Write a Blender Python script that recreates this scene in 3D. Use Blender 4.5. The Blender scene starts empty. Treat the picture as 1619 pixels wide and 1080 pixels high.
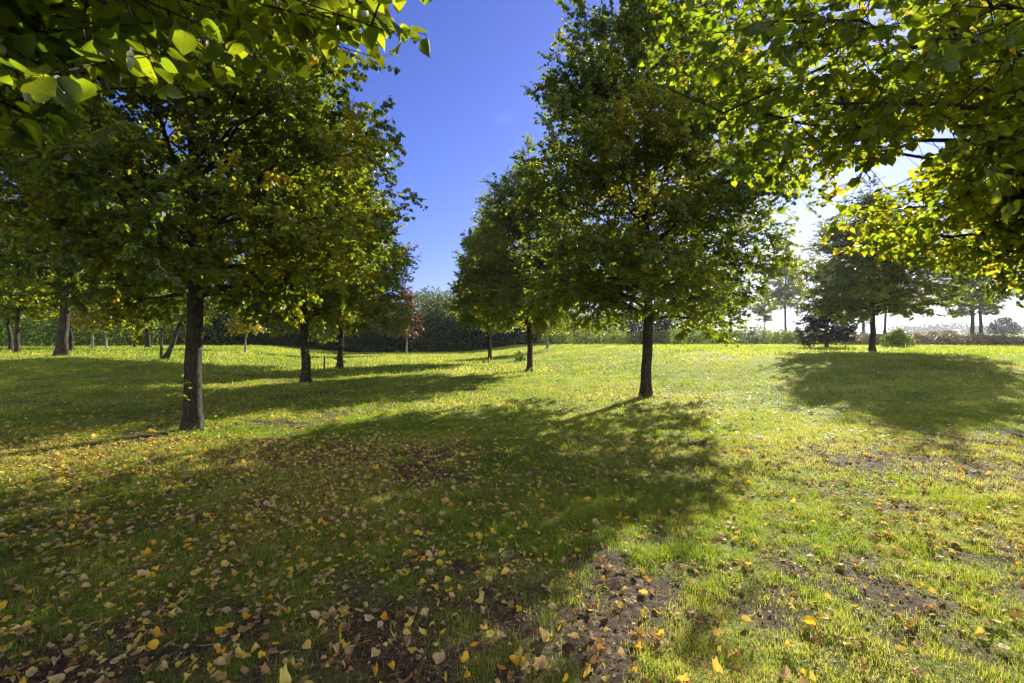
import bpy, math, random
import numpy as np
from mathutils import Vector

S = bpy.context.scene
COL = S.collection
rad = math.radians

# ------------------------------------------------------------------ camera
FPX, CX, HY, EYE = 810.0, 810.0, 533.0, 1.5      # focal length in photo pixels, centre column, horizon row, eye height
cam = bpy.data.cameras.new('camera'); camo = bpy.data.objects.new('camera', cam); COL.objects.link(camo)
camo.location = (0, 0, EYE); camo.rotation_euler = (rad(90), 0, 0)
cam.sensor_width = 36; cam.lens = 18; cam.shift_y = -7/1619
cam.clip_start = 0.05; cam.clip_end = 6000
S.camera = camo

# ------------------------------------------------------------------ sun and sky
SUN_AZ, SUN_EL = 33.0, 23.0
sdir = Vector((math.sin(rad(SUN_AZ))*math.cos(rad(SUN_EL)), math.cos(rad(SUN_AZ))*math.cos(rad(SUN_EL)), math.sin(rad(SUN_EL))))
sl = bpy.data.lights.new('sun', 'SUN'); sl.energy = 5.0; sl.angle = rad(0.5); sl.color = (1.0, 0.93, 0.80)
so = bpy.data.objects.new('sun', sl); COL.objects.link(so)
so.rotation_euler = (-sdir).to_track_quat('-Z', 'Y').to_euler()

W = bpy.data.worlds.new('World'); S.world = W; W.use_nodes = True
nt = W.node_tree; N = nt.nodes; L = nt.links; N.clear()
def nd(tree, t, **k):
    n = tree.nodes.new(t)
    for a, b in k.items():
        if a == 'inp':
            for i, v in b.items(): n.inputs[i].default_value = v
        else: setattr(n, a, b)
    return n
def ramp(tree, stops, interp='LINEAR'):
    r = tree.nodes.new('ShaderNodeValToRGB'); e = r.color_ramp; e.interpolation = interp
    while len(e.elements) < len(stops): e.elements.new(0.5)
    for i, (p, c) in enumerate(stops):
        e.elements[i].position = p
        e.elements[i].color = (c[0], c[1], c[2], 1) if hasattr(c, '__len__') else (c, c, c, 1)
    return r
def mixc(tree, a, b, f, mode='MIX'):
    m = tree.nodes.new('ShaderNodeMix'); m.data_type = 'RGBA'; m.blend_type = mode; m.clamp_factor = True
    for s, v in ((6, a), (7, b), (0, f)):
        if hasattr(v, 'links'): tree.links.new(v, m.inputs[s])
        elif s == 0: m.inputs[0].default_value = v
        else: m.inputs[s].default_value = (*v, 1)
    return m.outputs[2]
sky = nd(nt, 'ShaderNodeTexSky', sky_type='NISHITA', sun_disc=False, sun_elevation=rad(SUN_EL), sun_rotation=rad(SUN_AZ),
         air_density=1.0, dust_density=0.35, ozone_density=5.0)
tc = nd(nt, 'ShaderNodeTexCoord')
sep = nd(nt, 'ShaderNodeSeparateXYZ'); L.new(tc.outputs['Generated'], sep.inputs[0])
# a cloud sheet: project the view direction on a plane overhead
zc = nd(nt, 'ShaderNodeMath', operation='MAXIMUM', inp={1: 0.02}); L.new(sep.outputs[2], zc.inputs[0])
za = nd(nt, 'ShaderNodeMath', operation='ADD', inp={1: 0.12}); L.new(zc.outputs[0], za.inputs[0])
dv = nd(nt, 'ShaderNodeVectorMath', operation='DIVIDE'); L.new(tc.outputs['Generated'], dv.inputs[0])
cmb = nd(nt, 'ShaderNodeCombineXYZ'); [L.new(za.outputs[0], cmb.inputs[i]) for i in range(3)]
L.new(cmb.outputs[0], dv.inputs[1])
cn = nd(nt, 'ShaderNodeTexNoise', inp={'Scale': 0.9, 'Detail': 6.0, 'Roughness': 0.55}); L.new(dv.outputs[0], cn.inputs['Vector'])
band = ramp(nt, [(0.0, 0.34), (0.12, 0.18), (0.24, -0.16), (0.34, -0.5)]); L.new(sep.outputs[2], band.inputs[0])
xr = nd(nt, 'ShaderNodeMath', operation='MULTIPLY', inp={1: 0.30}); L.new(sep.outputs[0], xr.inputs[0])
s1 = nd(nt, 'ShaderNodeMath', operation='ADD'); L.new(cn.outputs[0], s1.inputs[0]); L.new(band.outputs[0], s1.inputs[1])
s2 = nd(nt, 'ShaderNodeMath', operation='ADD'); L.new(s1.outputs[0], s2.inputs[0]); L.new(xr.outputs[0], s2.inputs[1])
# bright cloud added to the unseen sky behind the camera to lift the shade
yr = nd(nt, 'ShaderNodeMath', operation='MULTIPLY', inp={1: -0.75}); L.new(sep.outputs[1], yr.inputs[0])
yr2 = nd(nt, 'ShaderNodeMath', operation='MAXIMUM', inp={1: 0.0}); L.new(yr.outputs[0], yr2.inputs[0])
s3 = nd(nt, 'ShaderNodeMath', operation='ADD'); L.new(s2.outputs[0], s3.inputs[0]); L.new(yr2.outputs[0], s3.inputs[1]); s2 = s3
cr = ramp(nt, [(0.71, 0.0), (0.93, 0.85)]); L.new(s2.outputs[0], cr.inputs[0])
skyt = mixc(nt, sky.outputs[0], (0.245, 0.245, 0.45), 1.0, 'MULTIPLY')
# the added clouds behind the camera, sun-facing, are raised brightest to fill the shade
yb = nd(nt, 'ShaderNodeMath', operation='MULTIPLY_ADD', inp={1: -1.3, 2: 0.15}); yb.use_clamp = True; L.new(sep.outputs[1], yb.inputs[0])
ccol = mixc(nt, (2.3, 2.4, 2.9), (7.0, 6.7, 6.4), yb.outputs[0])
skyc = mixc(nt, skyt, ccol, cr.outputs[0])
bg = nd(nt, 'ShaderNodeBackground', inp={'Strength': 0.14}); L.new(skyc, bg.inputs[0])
wo = nd(nt, 'ShaderNodeOutputWorld'); L.new(bg.outputs[0], wo.inputs[0])

S.view_settings.view_transform = 'Standard'; S.view_settings.look = 'None'
S.view_settings.exposure = 1.42; S.view_settings.gamma = 1
cy = S.cycles
cy.max_bounces = 7; cy.diffuse_bounces = 4; cy.transmission_bounces = 5; cy.glossy_bounces = 2; cy.transparent_max_bounces = 4
cy.volume_bounces = 0
cy.use_denoising = True
cy.sample_clamp_indirect = 6

# ------------------------------------------------------------------ helpers
def tag(o, label=None, cat=None, group=None, kind=None):
    for k, v in (('label', label), ('category', cat), ('group', group), ('kind', kind)):
        if v: o[k] = v
    return o
def mesh_np(name, verts, faces_flat, sizes, mats, attrs=None, mat_idx=None, smooth=False):
    me = bpy.data.meshes.new(name)
    verts = np.ascontiguousarray(verts, dtype=np.float32); nv = len(verts)
    faces_flat = np.ascontiguousarray(faces_flat, dtype=np.int32).ravel(); sizes = np.ascontiguousarray(sizes, dtype=np.int32)
    me.vertices.add(nv); me.vertices.foreach_set('co', verts.ravel())
    me.loops.add(len(faces_flat)); me.loops.foreach_set('vertex_index', faces_flat)
    me.polygons.add(len(sizes))
    st = np.zeros(len(sizes), np.int32); st[1:] = np.cumsum(sizes)[:-1]
    me.polygons.foreach_set('loop_start', st)
    if mat_idx is not None: me.polygons.foreach_set('material_index', np.ascontiguousarray(mat_idx, dtype=np.int32))
    me.polygons.foreach_set('use_smooth', np.full(len(sizes), smooth, dtype=bool))
    for m in mats: me.materials.append(m)
    me.update(calc_edges=True)
    for k, v in (attrs or {}).items():
        a = me.attributes.new(k, 'FLOAT', 'POINT'); a.data.foreach_set('value', np.ascontiguousarray(v, dtype=np.float32))
    me.validate(verbose=False) if False else None
    return me
def link(name, me, parent=None, loc=(0, 0, 0)):
    o = bpy.data.objects.new(name, me); COL.objects.link(o); o.location = loc
    if parent: o.parent = parent
    return o
def empty(name, loc, rz=0):
    o = bpy.data.objects.new(name, None); COL.objects.link(o); o.location = loc; o.rotation_euler = (0, 0, rz)
    o.empty_display_size = 0.3
    return o
def hash2(ix, iy, seed):
    h = (ix.astype(np.int64)*374761393 + iy.astype(np.int64)*668265263 + seed*982451653) & 0xffffffff
    h = ((h ^ (h >> 13))*1274126177) & 0xffffffff
    h = (h ^ (h >> 16)) & 0xffffffff
    return h.astype(np.float64)/4294967295.0
def vnoise(x, y, seed=0):
    x = np.asarray(x, float); y = np.asarray(y, float)
    ix = np.floor(x); iy = np.floor(y); fx = x-ix; fy = y-iy
    fx = fx*fx*(3-2*fx); fy = fy*fy*(3-2*fy)
    a = hash2(ix, iy, seed); b = hash2(ix+1, iy, seed); c = hash2(ix, iy+1, seed); d = hash2(ix+1, iy+1, seed)
    return (a*(1-fx)+b*fx)*(1-fy) + (c*(1-fx)+d*fx)*fy
def fbm(x, y, seed=0, octv=4, rough=0.5):
    t = 0; amp = 1; tot = 0
    for i in range(octv):
        t = t + amp*vnoise(x*2**i + i*17.3, y*2**i - i*9.1, seed+i); tot += amp; amp *= rough
    return t/tot
def sst(t):
    t = np.clip(t, 0, 1); return t*t*(3-2*t)
def unit(v):
    return v/np.maximum(np.linalg.norm(v, axis=-1, keepdims=True), 1e-9)

# ------------------------------------------------------------------ terrain
def hbase(x, y):
    x = np.asarray(x, float); y = np.asarray(y, float)
    yc = np.clip(y, 0, 60)
    uR = x-(6.4-0.24*yc); uL = (-3.5-0.20*yc)-x
    z = 0.80*sst(uR/10)*sst((y-3)/17) + 0.75*sst((uL-1)/9)*sst((y-8)/12)
    z = z - 0.5*sst((y-40)/30)*sst(uL/10)
    z = z + 0.10*(fbm(x*0.10, y*0.10, 5, 3)-0.5)*sst(y/10)*sst((80-y)/30)
    # the grassy dike that closes the view on the right
    z = z + 1.15*sst((x-8)/18)*sst((y-58)/12)*(1-sst((y-88)/14))
    z = z*(1-sst((y-100)/60))
    return z
def hfull(x, y):
    d = np.hypot(x, y-2)
    near = 1/(1+(d/14)**2)
    return hbase(x, y) + near*(0.045*(fbm(x*1.1, y*1.1, 11, 4)-0.5) + 0.035*(fbm(x*6, y*6, 21, 3)-0.5) + 0.012*(fbm(x*24, y*24, 31, 2)-0.5))
ROW = [(-5.1, 8.2), (-6.6, 16.4), (-8.1, 24.0), (3.3, 12.7), (0.8, 22.5), (-1.3, 30.0), (-3.9, -1.0), (6.0, 3.3), (17.0, 24.0), (-17.6, 20.0), (14.9, 13)]
def grass_amount(x, y):
    g = fbm(x*0.9+3, y*0.9, 41, 4, 0.55)*0.65 + fbm(x*4.5, y*4.5, 51, 3)*0.35
    s = 0.10*sst((y-4)/10) + 0.105 + 0.03*sst(x/3)
    bare = np.zeros_like(np.asarray(x, float))
    for tx, ty in ROW[:9]:
        bare = np.maximum(bare, 0.10*np.exp(-((x-tx)**2+(y-ty)**2)/3.0))
    bare = bare + 0.16*np.exp(-(((x-0.1)/0.9)**2+((y-2.5)/0.55)**2)) + 0.07*np.exp(-(((x+1.6)/1.6)**2+((y-2.6)/1.0)**2))
    bare = bare + 0.10*np.exp(-(((x-4.2)/1.6)**2+((y-7.0)/0.7)**2)) + 0.07*np.exp(-(((x+1.2)/0.9)**2+((y-4.6)/0.5)**2))
    bare = bare + 0.07*np.exp(-(((x-3.0)/0.5)**2+((y-3.0)/0.4)**2))
    return sst((g + s - bare - 0.385)/0.27)
n = 760
u = np.linspace(-1, 1, n)
gx = 2.0*np.sinh(7.0*u); gy = 2.0*np.sinh(7.0*u)+2.6
X, Y = np.meshgrid(gx, gy)
Z = hfull(X, Y)
gr = grass_amount(X, Y)
V = np.stack([X.ravel(), Y.ravel(), Z.ravel()], 1)
i = np.arange(n*n).reshape(n, n)
F = np.stack([i[:-1, :-1], i[:-1, 1:], i[1:, 1:], i[1:, :-1]], -1).reshape(-1, 4)

def mat(name):
    m = bpy.data.materials.new(name); m.use_nodes = True; t = m.node_tree; t.nodes.clear()
    out = t.nodes.new('ShaderNodeOutputMaterial'); return m, t, out
def attr(t, name): 
    return nd(t, 'ShaderNodeAttribute', attribute_name=name).outputs['Fac']
def pos(t): return nd(t, 'ShaderNodeNewGeometry').outputs['Position']
def noise(t, vec, scale, detail=4, rough=0.55):
    n_ = nd(t, 'ShaderNodeTexNoise', inp={'Scale': scale, 'Detail': detail, 'Roughness': rough}); t.links.new(vec, n_.inputs['Vector']); return n_.outputs[0]
def leafmat(name, stops, tstops, tfac=0.5, rough=0.45, spec=0.4, veins=False):
    m, t, out = mat(name)
    a = attr(t, 'hue')
    r1 = ramp(t, stops); r2 = ramp(t, tstops); t.links.new(a, r1.inputs[0]); t.links.new(a, r2.inputs[0])
    c1, c2 = r1.outputs[0], r2.outputs[0]
    def mth(op, a_, b_=None, c_=None):
        n_ = nd(t, 'ShaderNodeMath', operation=op)
        for i_, v_ in enumerate((a_, b_, c_)):
            if v_ is None: continue
            if hasattr(v_, 'links'): t.links.new(v_, n_.inputs[i_])
            else: n_.inputs[i_].default_value = v_
        return n_.outputs[0]
    if veins:
        au = mth('ABSOLUTE', attr(t, 'lu')); lv = attr(t, 'lv')
        w = mth('ABSOLUTE', mth('SINE', mth('MULTIPLY', mth('SUBTRACT', lv, mth('MULTIPLY', au, 0.75)), 21.0)))
        rib = mth('LESS_THAN', au, 0.014); vn = mth('LESS_THAN', w, 0.15); vv = mth('MAXIMUM', rib, vn)
        c1 = mixc(t, c1, (0.13, 0.17, 0.05), mth('MULTIPLY', vv, 0.35)); c2 = mixc(t, c2, (0.10, 0.16, 0.01), mth('MULTIPLY', vv, 0.55))
        sp = ramp(t, [(0.63, 0.0), (0.70, 0.6)]); t.links.new(noise(t, pos(t), 45, 3, 0.6), sp.inputs[0])
        c1 = mixc(t, c1, (0.10, 0.055, 0.02), sp.outputs[0]); c2 = mixc(t, c2, (0.12, 0.06, 0.01), sp.outputs[0])
    p = nd(t, 'ShaderNodeBsdfPrincipled', inp={'Roughness': rough, 'Specular IOR Level': spec}); t.links.new(c1, p.inputs['Base Color'])
    tr = nd(t, 'ShaderNodeBsdfTranslucent'); t.links.new(c2, tr.inputs[0])
    mx = nd(t, 'ShaderNodeMixShader', inp={0: tfac}); t.links.new(p.outputs[0], mx.inputs[1]); t.links.new(tr.outputs[0], mx.inputs[2])
    t.links.new(mx.outputs[0], out.inputs[0]); return m

# ground material: dark humus with turf thatch where grass grows
m_ground, t, out = mat('soil_and_turf')
P = pos(t); ga = attr(t, 'turf')
soil = ramp(t, [(0.3, (0.020, 0.014, 0.009)), (0.5, (0.065, 0.046, 0.028)), (0.66, (0.20, 0.145, 0.085))]); t.links.new(noise(t, P, 26, 6, 0.7), soil.inputs[0])
turf = ramp(t, [(0.3, (0.085, 0.12, 0.012)), (0.5, (0.20, 0.26, 0.022)), (0.68, (0.36, 0.36, 0.055))]); t.links.new(noise(t, P, 1.4, 8, 0.72), turf.inputs[0])
fine = ramp(t, [(0.36, 0.45), (0.62, 1.35)]); t.links.new(noise(t, P, 38, 3, 0.7), fine.inputs[0])
turf2 = mixc(t, turf.outputs[0], fine.outputs[0], 1.0, 'MULTIPLY')
col = mixc(t, soil.outputs[0], turf2, ga)
# scattered fallen-leaf flecks, for the far lawn where no leaf is modelled
vo = nd(t, 'ShaderNodeTexVoronoi', inp={'Scale': 9.0}); t.links.new(P, vo.inputs['Vector'])
fl = ramp(t, [(0.10, 1.0), (0.16, 0.0)]); t.links.new(vo.outputs['Distance'], fl.inputs[0])
lf = nd(t, 'ShaderNodeMath', operation='MULTIPLY'); t.links.new(fl.outputs[0], lf.inputs[0]); t.links.new(attr(t, 'litter'), lf.inputs[1])
col = mixc(t, col, (0.34, 0.24, 0.05), lf.outputs[0])
p = nd(t, 'ShaderNodeBsdfPrincipled', inp={'Roughness': 0.9, 'Specular IOR Level': 0.15}); t.links.new(col, p.inputs['Base Color'])
bm_ = nd(t, 'ShaderNodeBump', inp={'Strength': 0.9, 'Distance': 0.03}); t.links.new(noise(t, P, 30, 6, 0.75), bm_.inputs['Height']); t.links.new(bm_.outputs[0], p.inputs['Normal'])
t.links.new(p.outputs[0], out.inputs[0])

def litter_amount(x, y):
    a = np.zeros_like(np.asarray(x, float))
    for tx, ty in ROW:
        a = a + np.exp(-((x-tx)**2+(y-ty)**2)/20.0)
    a = a*0.8 + 0.75*sst((-x+0.8)/3.5)*sst((9-y)/5)
    a = np.clip(a, 0, 1.1)*(1-0.45*sst((x+0.5)/2.5)*sst((11-y)/4))*(0.25+0.7*fbm(x*0.7, y*0.7, 71, 3))*(0.5+0.9*vnoise(x*3.1, y*3.1, 75)) + 0.09*sst((14-y)/10)
    return np.clip(a, 0.0, 1.2)
dist = np.hypot(V[:, 0], V[:, 1])
lit = litter_amount(V[:, 0], V[:, 1])*sst((dist-9)/12)*(1-sst((dist-40)/25))
me = mesh_np('ground', V, F, np.full(len(F), 4), [m_ground], {'turf': gr.ravel(), 'litter': lit}, smooth=True)
tag(link('ground', me), 'undulating park lawn with bare earth patches', 'lawn', kind='structure')

# ------------------------------------------------------------------ grass blades
rng = np.random.default_rng(7)
m_grass = leafmat('grass_blades',
    [(0.0, (0.035, 0.085, 0.010)), (0.45, (0.105, 0.18, 0.018)), (0.75, (0.30, 0.30, 0.045)), (1.0, (0.55, 0.47, 0.20))],
    [(0.0, (0.16, 0.28, 0.012)), (0.45, (0.37, 0.49, 0.02)), (0.75, (0.70, 0.62, 0.07)), (1.0, (0.72, 0.60, 0.24))], 0.5, 0.5, 0.3)
def sample_wedge(nn, y0, y1, margin=1.25, side=1.5):
    y = np.sqrt(rng.uniform(max(y0, 0)**2, y1**2, nn)); x = rng.uniform(-1, 1, nn)*(y*margin+side)
    return x, y
gv = []; gf = []; gh = []; base_i = 0
for (cnt, y0, y1, hh, ww) in ((640000, 1.2, 5.0, 0.029, 0.0023), (430000, 5.0, 10.0, 0.031, 0.0044), (280000, 10.0, 20.0, 0.038, 0.010), (300000, 20.0, 48.0, 0.065, 0.028)):
    x, y = sample_wedge(cnt, y0, y1)
    g = grass_amount(x, y)
    clump = fbm(x*7, y*7, 61, 2)
    foot = np.zeros(cnt)
    for tx, ty in ROW[:6]: foot = np.maximum(foot, np.exp(-((x-tx)**2+(y-ty)**2)/0.09))
    keep = rng.random(cnt) < np.clip((0.03+0.97*g)+foot, 0, 1)*(0.25+1.2*sst((clump-0.3)/0.4))
    x = x[keep]; y = y[keep]; clump = clump[keep]; foot = foot[keep]; k = len(x)
    z = hfull(x, y) - 0.003
    h = hh*rng.lognormal(0, 0.38, k)*(0.45+1.1*clump)*(0.55+0.9*fbm(x*1.3, y*1.3, 67, 2))*(1+1.6*foot); w = ww*rng.uniform(0.7, 1.4, k)
    a = rng.uniform(0, 2*np.pi, k); b = a + rng.normal(np.pi/2, 0.8, k); lean = rng.gamma(2.0, 0.28, k)*h
    dx = np.cos(a)*w/2; dy = np.sin(a)*w/2; lx = np.cos(b)*lean; ly = np.sin(b)*lean
    P0 = np.stack([x-dx, y-dy, z], 1); P1 = np.stack([x+dx, y+dy, z], 1)
    P2 = np.stack([x+dx*.8+lx*.35, y+dy*.8+ly*.35, z+h*.6], 1); P3 = np.stack([x-dx*.8+lx*.35, y-dy*.8+ly*.35, z+h*.6], 1)
    P4 = np.stack([x+lx, y+ly, z+h*np.where(lean > h, .75, 1.)], 1)
    gv.append(np.stack([P0, P1, P2, P3, P4], 1).reshape(-1, 3))
    q = base_i + 5*np.arange(k)[:, None] + np.array([0, 1, 2, 3, 3, 2, 4])[None]
    gf.append(q.ravel()); base_i += 5*k
    hu = np.clip(0.85*fbm(x*0.8, y*0.8, 81, 4)+0.25*(fbm(x*5, y*5, 83, 2)-.5)+rng.normal(0.03, 0.16, k)+0.13*sst((x+0.3)/2)*sst((12-y)/5)+0.10*(rng.random(k) < 0.12)*4*rng.random(k), 0, 1)  # near right blades yellowed: drier straw, plus sunlit brightness put into the colour
    gh.append(np.repeat(hu, 5))
gv = np.concatenate(gv); gf = np.concatenate(gf); gh = np.concatenate(gh)
me = mesh_np('grass', gv, gf, np.tile([4, 3], len(gv)//5), [m_grass], {'hue': gh})
tag(link('grass', me), 'short green and straw coloured grass blades of the lawn', 'grass', kind='stuff')
del gv, gf, gh

# ------------------------------------------------------------------ leaf shapes
def heart(rows, serr=0.0):
    """outline rows (t along midrib, half width); returns template verts (u across, v along, w up) and faces"""
    vs = [(0, 0, 0)]; fs = []; sz = []
    for k, (tv, hw, dz) in enumerate(rows):
        vs += [(-hw, tv-(0.05 if k == 0 else 0), dz), (0, tv+0.02, 0), (hw, tv-(0.05 if k == 0 else 0), dz)]
    tip = len(vs); vs.append((0, 1.0, -0.06))
    L0, M0, R0 = 1, 2, 3
    fs += [0, M0, L0, 0, R0, M0]; sz += [3, 3]
    for k in range(len(rows)-1):
        a = 1+3*k; b = a+3
        fs += [a, a+1, b+1, b, a+1, a+2, b+2, b+1]; sz += [4, 4]
    a = 1+3*(len(rows)-1)
    fs += [a, a+1, tip, a+1, a+2, tip]; sz += [3, 3]
    return np.array(vs, float), np.array(fs), np.array(sz)
LEAF_HI = heart([(0.04, 0.30, 0.03), (0.20, 0.45, 0.07), (0.42, 0.47, 0.075), (0.62, 0.36, 0.055), (0.82, 0.17, 0.01)])
LEAF_MID = (np.array([(0, 0, 0), (0.42, 0.12, .07), (0.40, 0.55, .06), (0, 1, -.04), (-0.40, 0.55, .06), (-0.42, 0.12, .07)], float), np.array([0, 1, 2, 3, 0, 3, 4, 5]), np.array([4, 4]))
LEAF_XHI = heart([(0.02, 0.24, 0.02), (0.12, 0.41, 0.05), (0.26, 0.485, 0.075), (0.42, 0.475, 0.08), (0.58, 0.395, 0.065), (0.73, 0.27, 0.04), (0.87, 0.12, 0.0)])
LEAF_LO = (np.array([(0, 0, 0), (0.45, 0.4, .08), (0, 1, 0), (-0.45, 0.4, .08)], float), np.array([0, 1, 2, 0, 2, 3]), np.array([3, 3]))

_r = np.random.default_rng(99)
DRY = []
for _k in range(8):
    _t = LEAF_HI[0].copy(); _j = _r.normal(0, 0.022, _t.shape); _j[:, 2] *= 1.5; _t = _t+_j
    _t[:, 0] *= _r.uniform(0.7, 1.05); _t[:, 0] += _r.normal(0, .16)*_t[:, 1]**2; _t[:, 2] += _r.normal(0, .3)*_t[:, 0]*_t[:, 1]
    DRY.append((_t, LEAF_HI[1], LEAF_HI[2]))
def place_leaves(tpl, o, d, nrm, size, curl=None, roll=None):
    """o origin, d tip direction, nrm approx normal, size length -> verts, faces, sizes"""
    T, f, s = tpl; k = len(o); m = len(T)
    d = unit(d); side = unit(np.cross(d, nrm)); up = np.cross(side, d)
    Tt = np.broadcast_to(T[None], (k, m, 3)).copy()
    if curl is not None:
        Tt[:, :, 2] = Tt[:, :, 2]*(1+3*np.abs(curl[:, None])) + curl[:, None]*(Tt[:, :, 1]-0.3)**2
    if roll is not None:
        ph = Tt[:, :, 0]*roll[:, None]; rr_ = 1/np.where(np.abs(roll) < 1e-3, 1e-3, roll)[:, None]
        Tt[:, :, 2] += rr_*(1-np.cos(ph)); Tt[:, :, 0] = rr_*np.sin(ph)
    V = o[:, None] + size[:, None, None]*(Tt[..., 0:1]*side[:, None] + Tt[..., 1:2]*d[:, None] + Tt[..., 2:3]*up[:, None])
    F = (np.arange(k)[:, None]*m + f[None]).ravel()
    return V.reshape(-1, 3), F, np.tile(s, k)
def tube(pts, radii, sides=8, cap=False):
    pts = np.asarray(pts, float); k = len(pts)
    tan = np.gradient(pts, axis=0); tan = unit(tan)
    ref = np.array([0.31, 0.17, 0.93]) if abs(tan[0, 2]) < 0.9 else np.array([1.0, 0.05, 0])
    a = unit(np.cross(tan, ref)); b = np.cross(tan, a)
    th = np.linspace(0, 2*np.pi, sides, endpoint=False)
    V = pts[:, None] + np.asarray(radii, float).reshape(k, -1, 1)*(np.cos(th)[None, :, None]*a[:, None] + np.sin(th)[None, :, None]*b[:, None])
    i = np.arange(k*sides).reshape(k, sides)
    j = np.roll(i, -1, axis=1)
    F = np.stack([i[:-1], j[:-1], j[1:], i[1:]], -1).reshape(-1, 4)
    return V.reshape(-1, 3), F
def sticks(A, B, ra, rb):
    """many thin three-sided twigs at once"""
    d = unit(B-A); ref = np.where(np.abs(d[:, 2:3]) < 0.9, np.array([[0, 0, 1.]]), np.array([[1., 0, 0]]))
    a = unit(np.cross(d, ref)); b = np.cross(d, a); k = len(A); out = []
    for P_, r in ((A, ra), (B, rb)):
        for th in (0, 2.0944, 4.1888):
            out.append(P_ + (math.cos(th)*a+math.sin(th)*b)*np.asarray(r).reshape(-1, 1))
    V = np.stack(out, 1).reshape(-1, 3)
    f = np.array([0, 1, 4, 3, 1, 2, 5, 4, 2, 0, 3, 5])
    return V, (np.arange(k)[:, None]*6+f[None]).ravel(), np.full(k*3, 4)
class MB:
    def __init__(s): s.v = []; s.f = []; s.s = []; s.m = []; s.h = []; s.n = 0
    def add(s, V, F, sz=None, mi=0, hue=None):
        F = np.asarray(F)
        if sz is None: sz = np.full(len(F), F.shape[1])
        s.v.append(V); s.f.append(F.ravel()+s.n); s.s.append(sz); s.m.append(np.full(len(sz), mi)); s.n += len(V)
        s.h.append(np.zeros(len(V)) if hue is None else hue)
    def mesh(s, name, mats, smooth=False):
        return mesh_np(name, np.concatenate(s.v), np.concatenate(s.f), np.concatenate(s.s), mats, {'hue': np.concatenate(s.h)}, np.concatenate(s.m), smooth)

# bark
def barkmat(name, c0, c1, c2, vs=1.0):
    m, t, out = mat(name)
    tcn = nd(t, 'ShaderNodeTexCoord'); mp = nd(t, 'ShaderNodeMapping'); mp.inputs['Scale'].default_value = (1, 1, 0.28); t.links.new(tcn.outputs['Object'], mp.inputs[0])
    n1 = noise(t, mp.outputs[0], 34*vs, 8, 0.75); n2 = noise(t, tcn.outputs['Object'], 3.0, 4, 0.6)
    r = ramp(t, [(0.34, c0), (0.52, c1), (0.72, c2)]); t.links.new(n1, r.inputs[0])
    alg = ramp(t, [(0.50, 0.0), (0.72, 0.55)]); t.links.new(n2, alg.inputs[0])
    c = mixc(t, r.outputs[0], (0.10, 0.115, 0.045), alg.outputs[0])
    p = nd(t, 'ShaderNodeBsdfPrincipled', inp={'Roughness': 0.85, 'Specular IOR Level': 0.2}); t.links.new(c, p.inputs['Base Color'])
    b = nd(t, 'ShaderNodeBump', inp={'Strength': 1.0, 'Distance': 0.05}); t.links.new(n1, b.inputs['Height']); t.links.new(b.outputs[0], p.inputs['Normal'])
    t.links.new(p.outputs[0], out.inputs[0]); return m
m_bark = barkmat('lime_bark', (0.010, 0.008, 0.006), (0.040, 0.033, 0.025), (0.13, 0.115, 0.09))
m_pale = barkmat('pale_bark', (0.10, 0.09, 0.07), (0.26, 0.24, 0.20), (0.42, 0.40, 0.35))
GREEN = [(0.0, (0.030, 0.050, 0.033)), (0.40, (0.050, 0.074, 0.030)), (0.62, (0.11, 0.12, 0.024)), (0.82, (0.36, 0.27, 0.022)), (1.0, (0.42, 0.19, 0.02))]
GREEN_T = [(0.0, (0.18, 0.28, 0.010)), (0.40, (0.42, 0.48, 0.012)), (0.62, (0.64, 0.58, 0.016)), (0.82, (0.75, 0.52, 0.03)), (1.0, (0.70, 0.32, 0.03))]
m_leaf = leafmat('lime_leaves', GREEN, GREEN_T, 0.54, 0.36, 0.65)
m_leaf_near = leafmat('lime_leaves_close', GREEN, GREEN_T, 0.70, 0.38, 0.4, True)

def envelope(t_, kind):
    t_ = np.clip(t_, 0, 1)
    if kind == 'ovoid': return np.minimum(1, (0.42+t_/0.16*0.6))*np.power(np.clip(1-t_**2.0, 0, 1), 0.62)
    if kind == 'round': return np.minimum(1, (0.5+t_/0.3*0.5))*np.power(np.clip(1-t_**2.6, 0, 1), 0.55)
    if kind == 'egg': return np.minimum(1, (0.80+t_/0.32*0.20))*np.power(np.clip(1-t_**2.3, 0, 1), 0.62)
    return np.minimum(1, 0.35+t_/0.25)*(1-t_)**0.75+0.03

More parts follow.
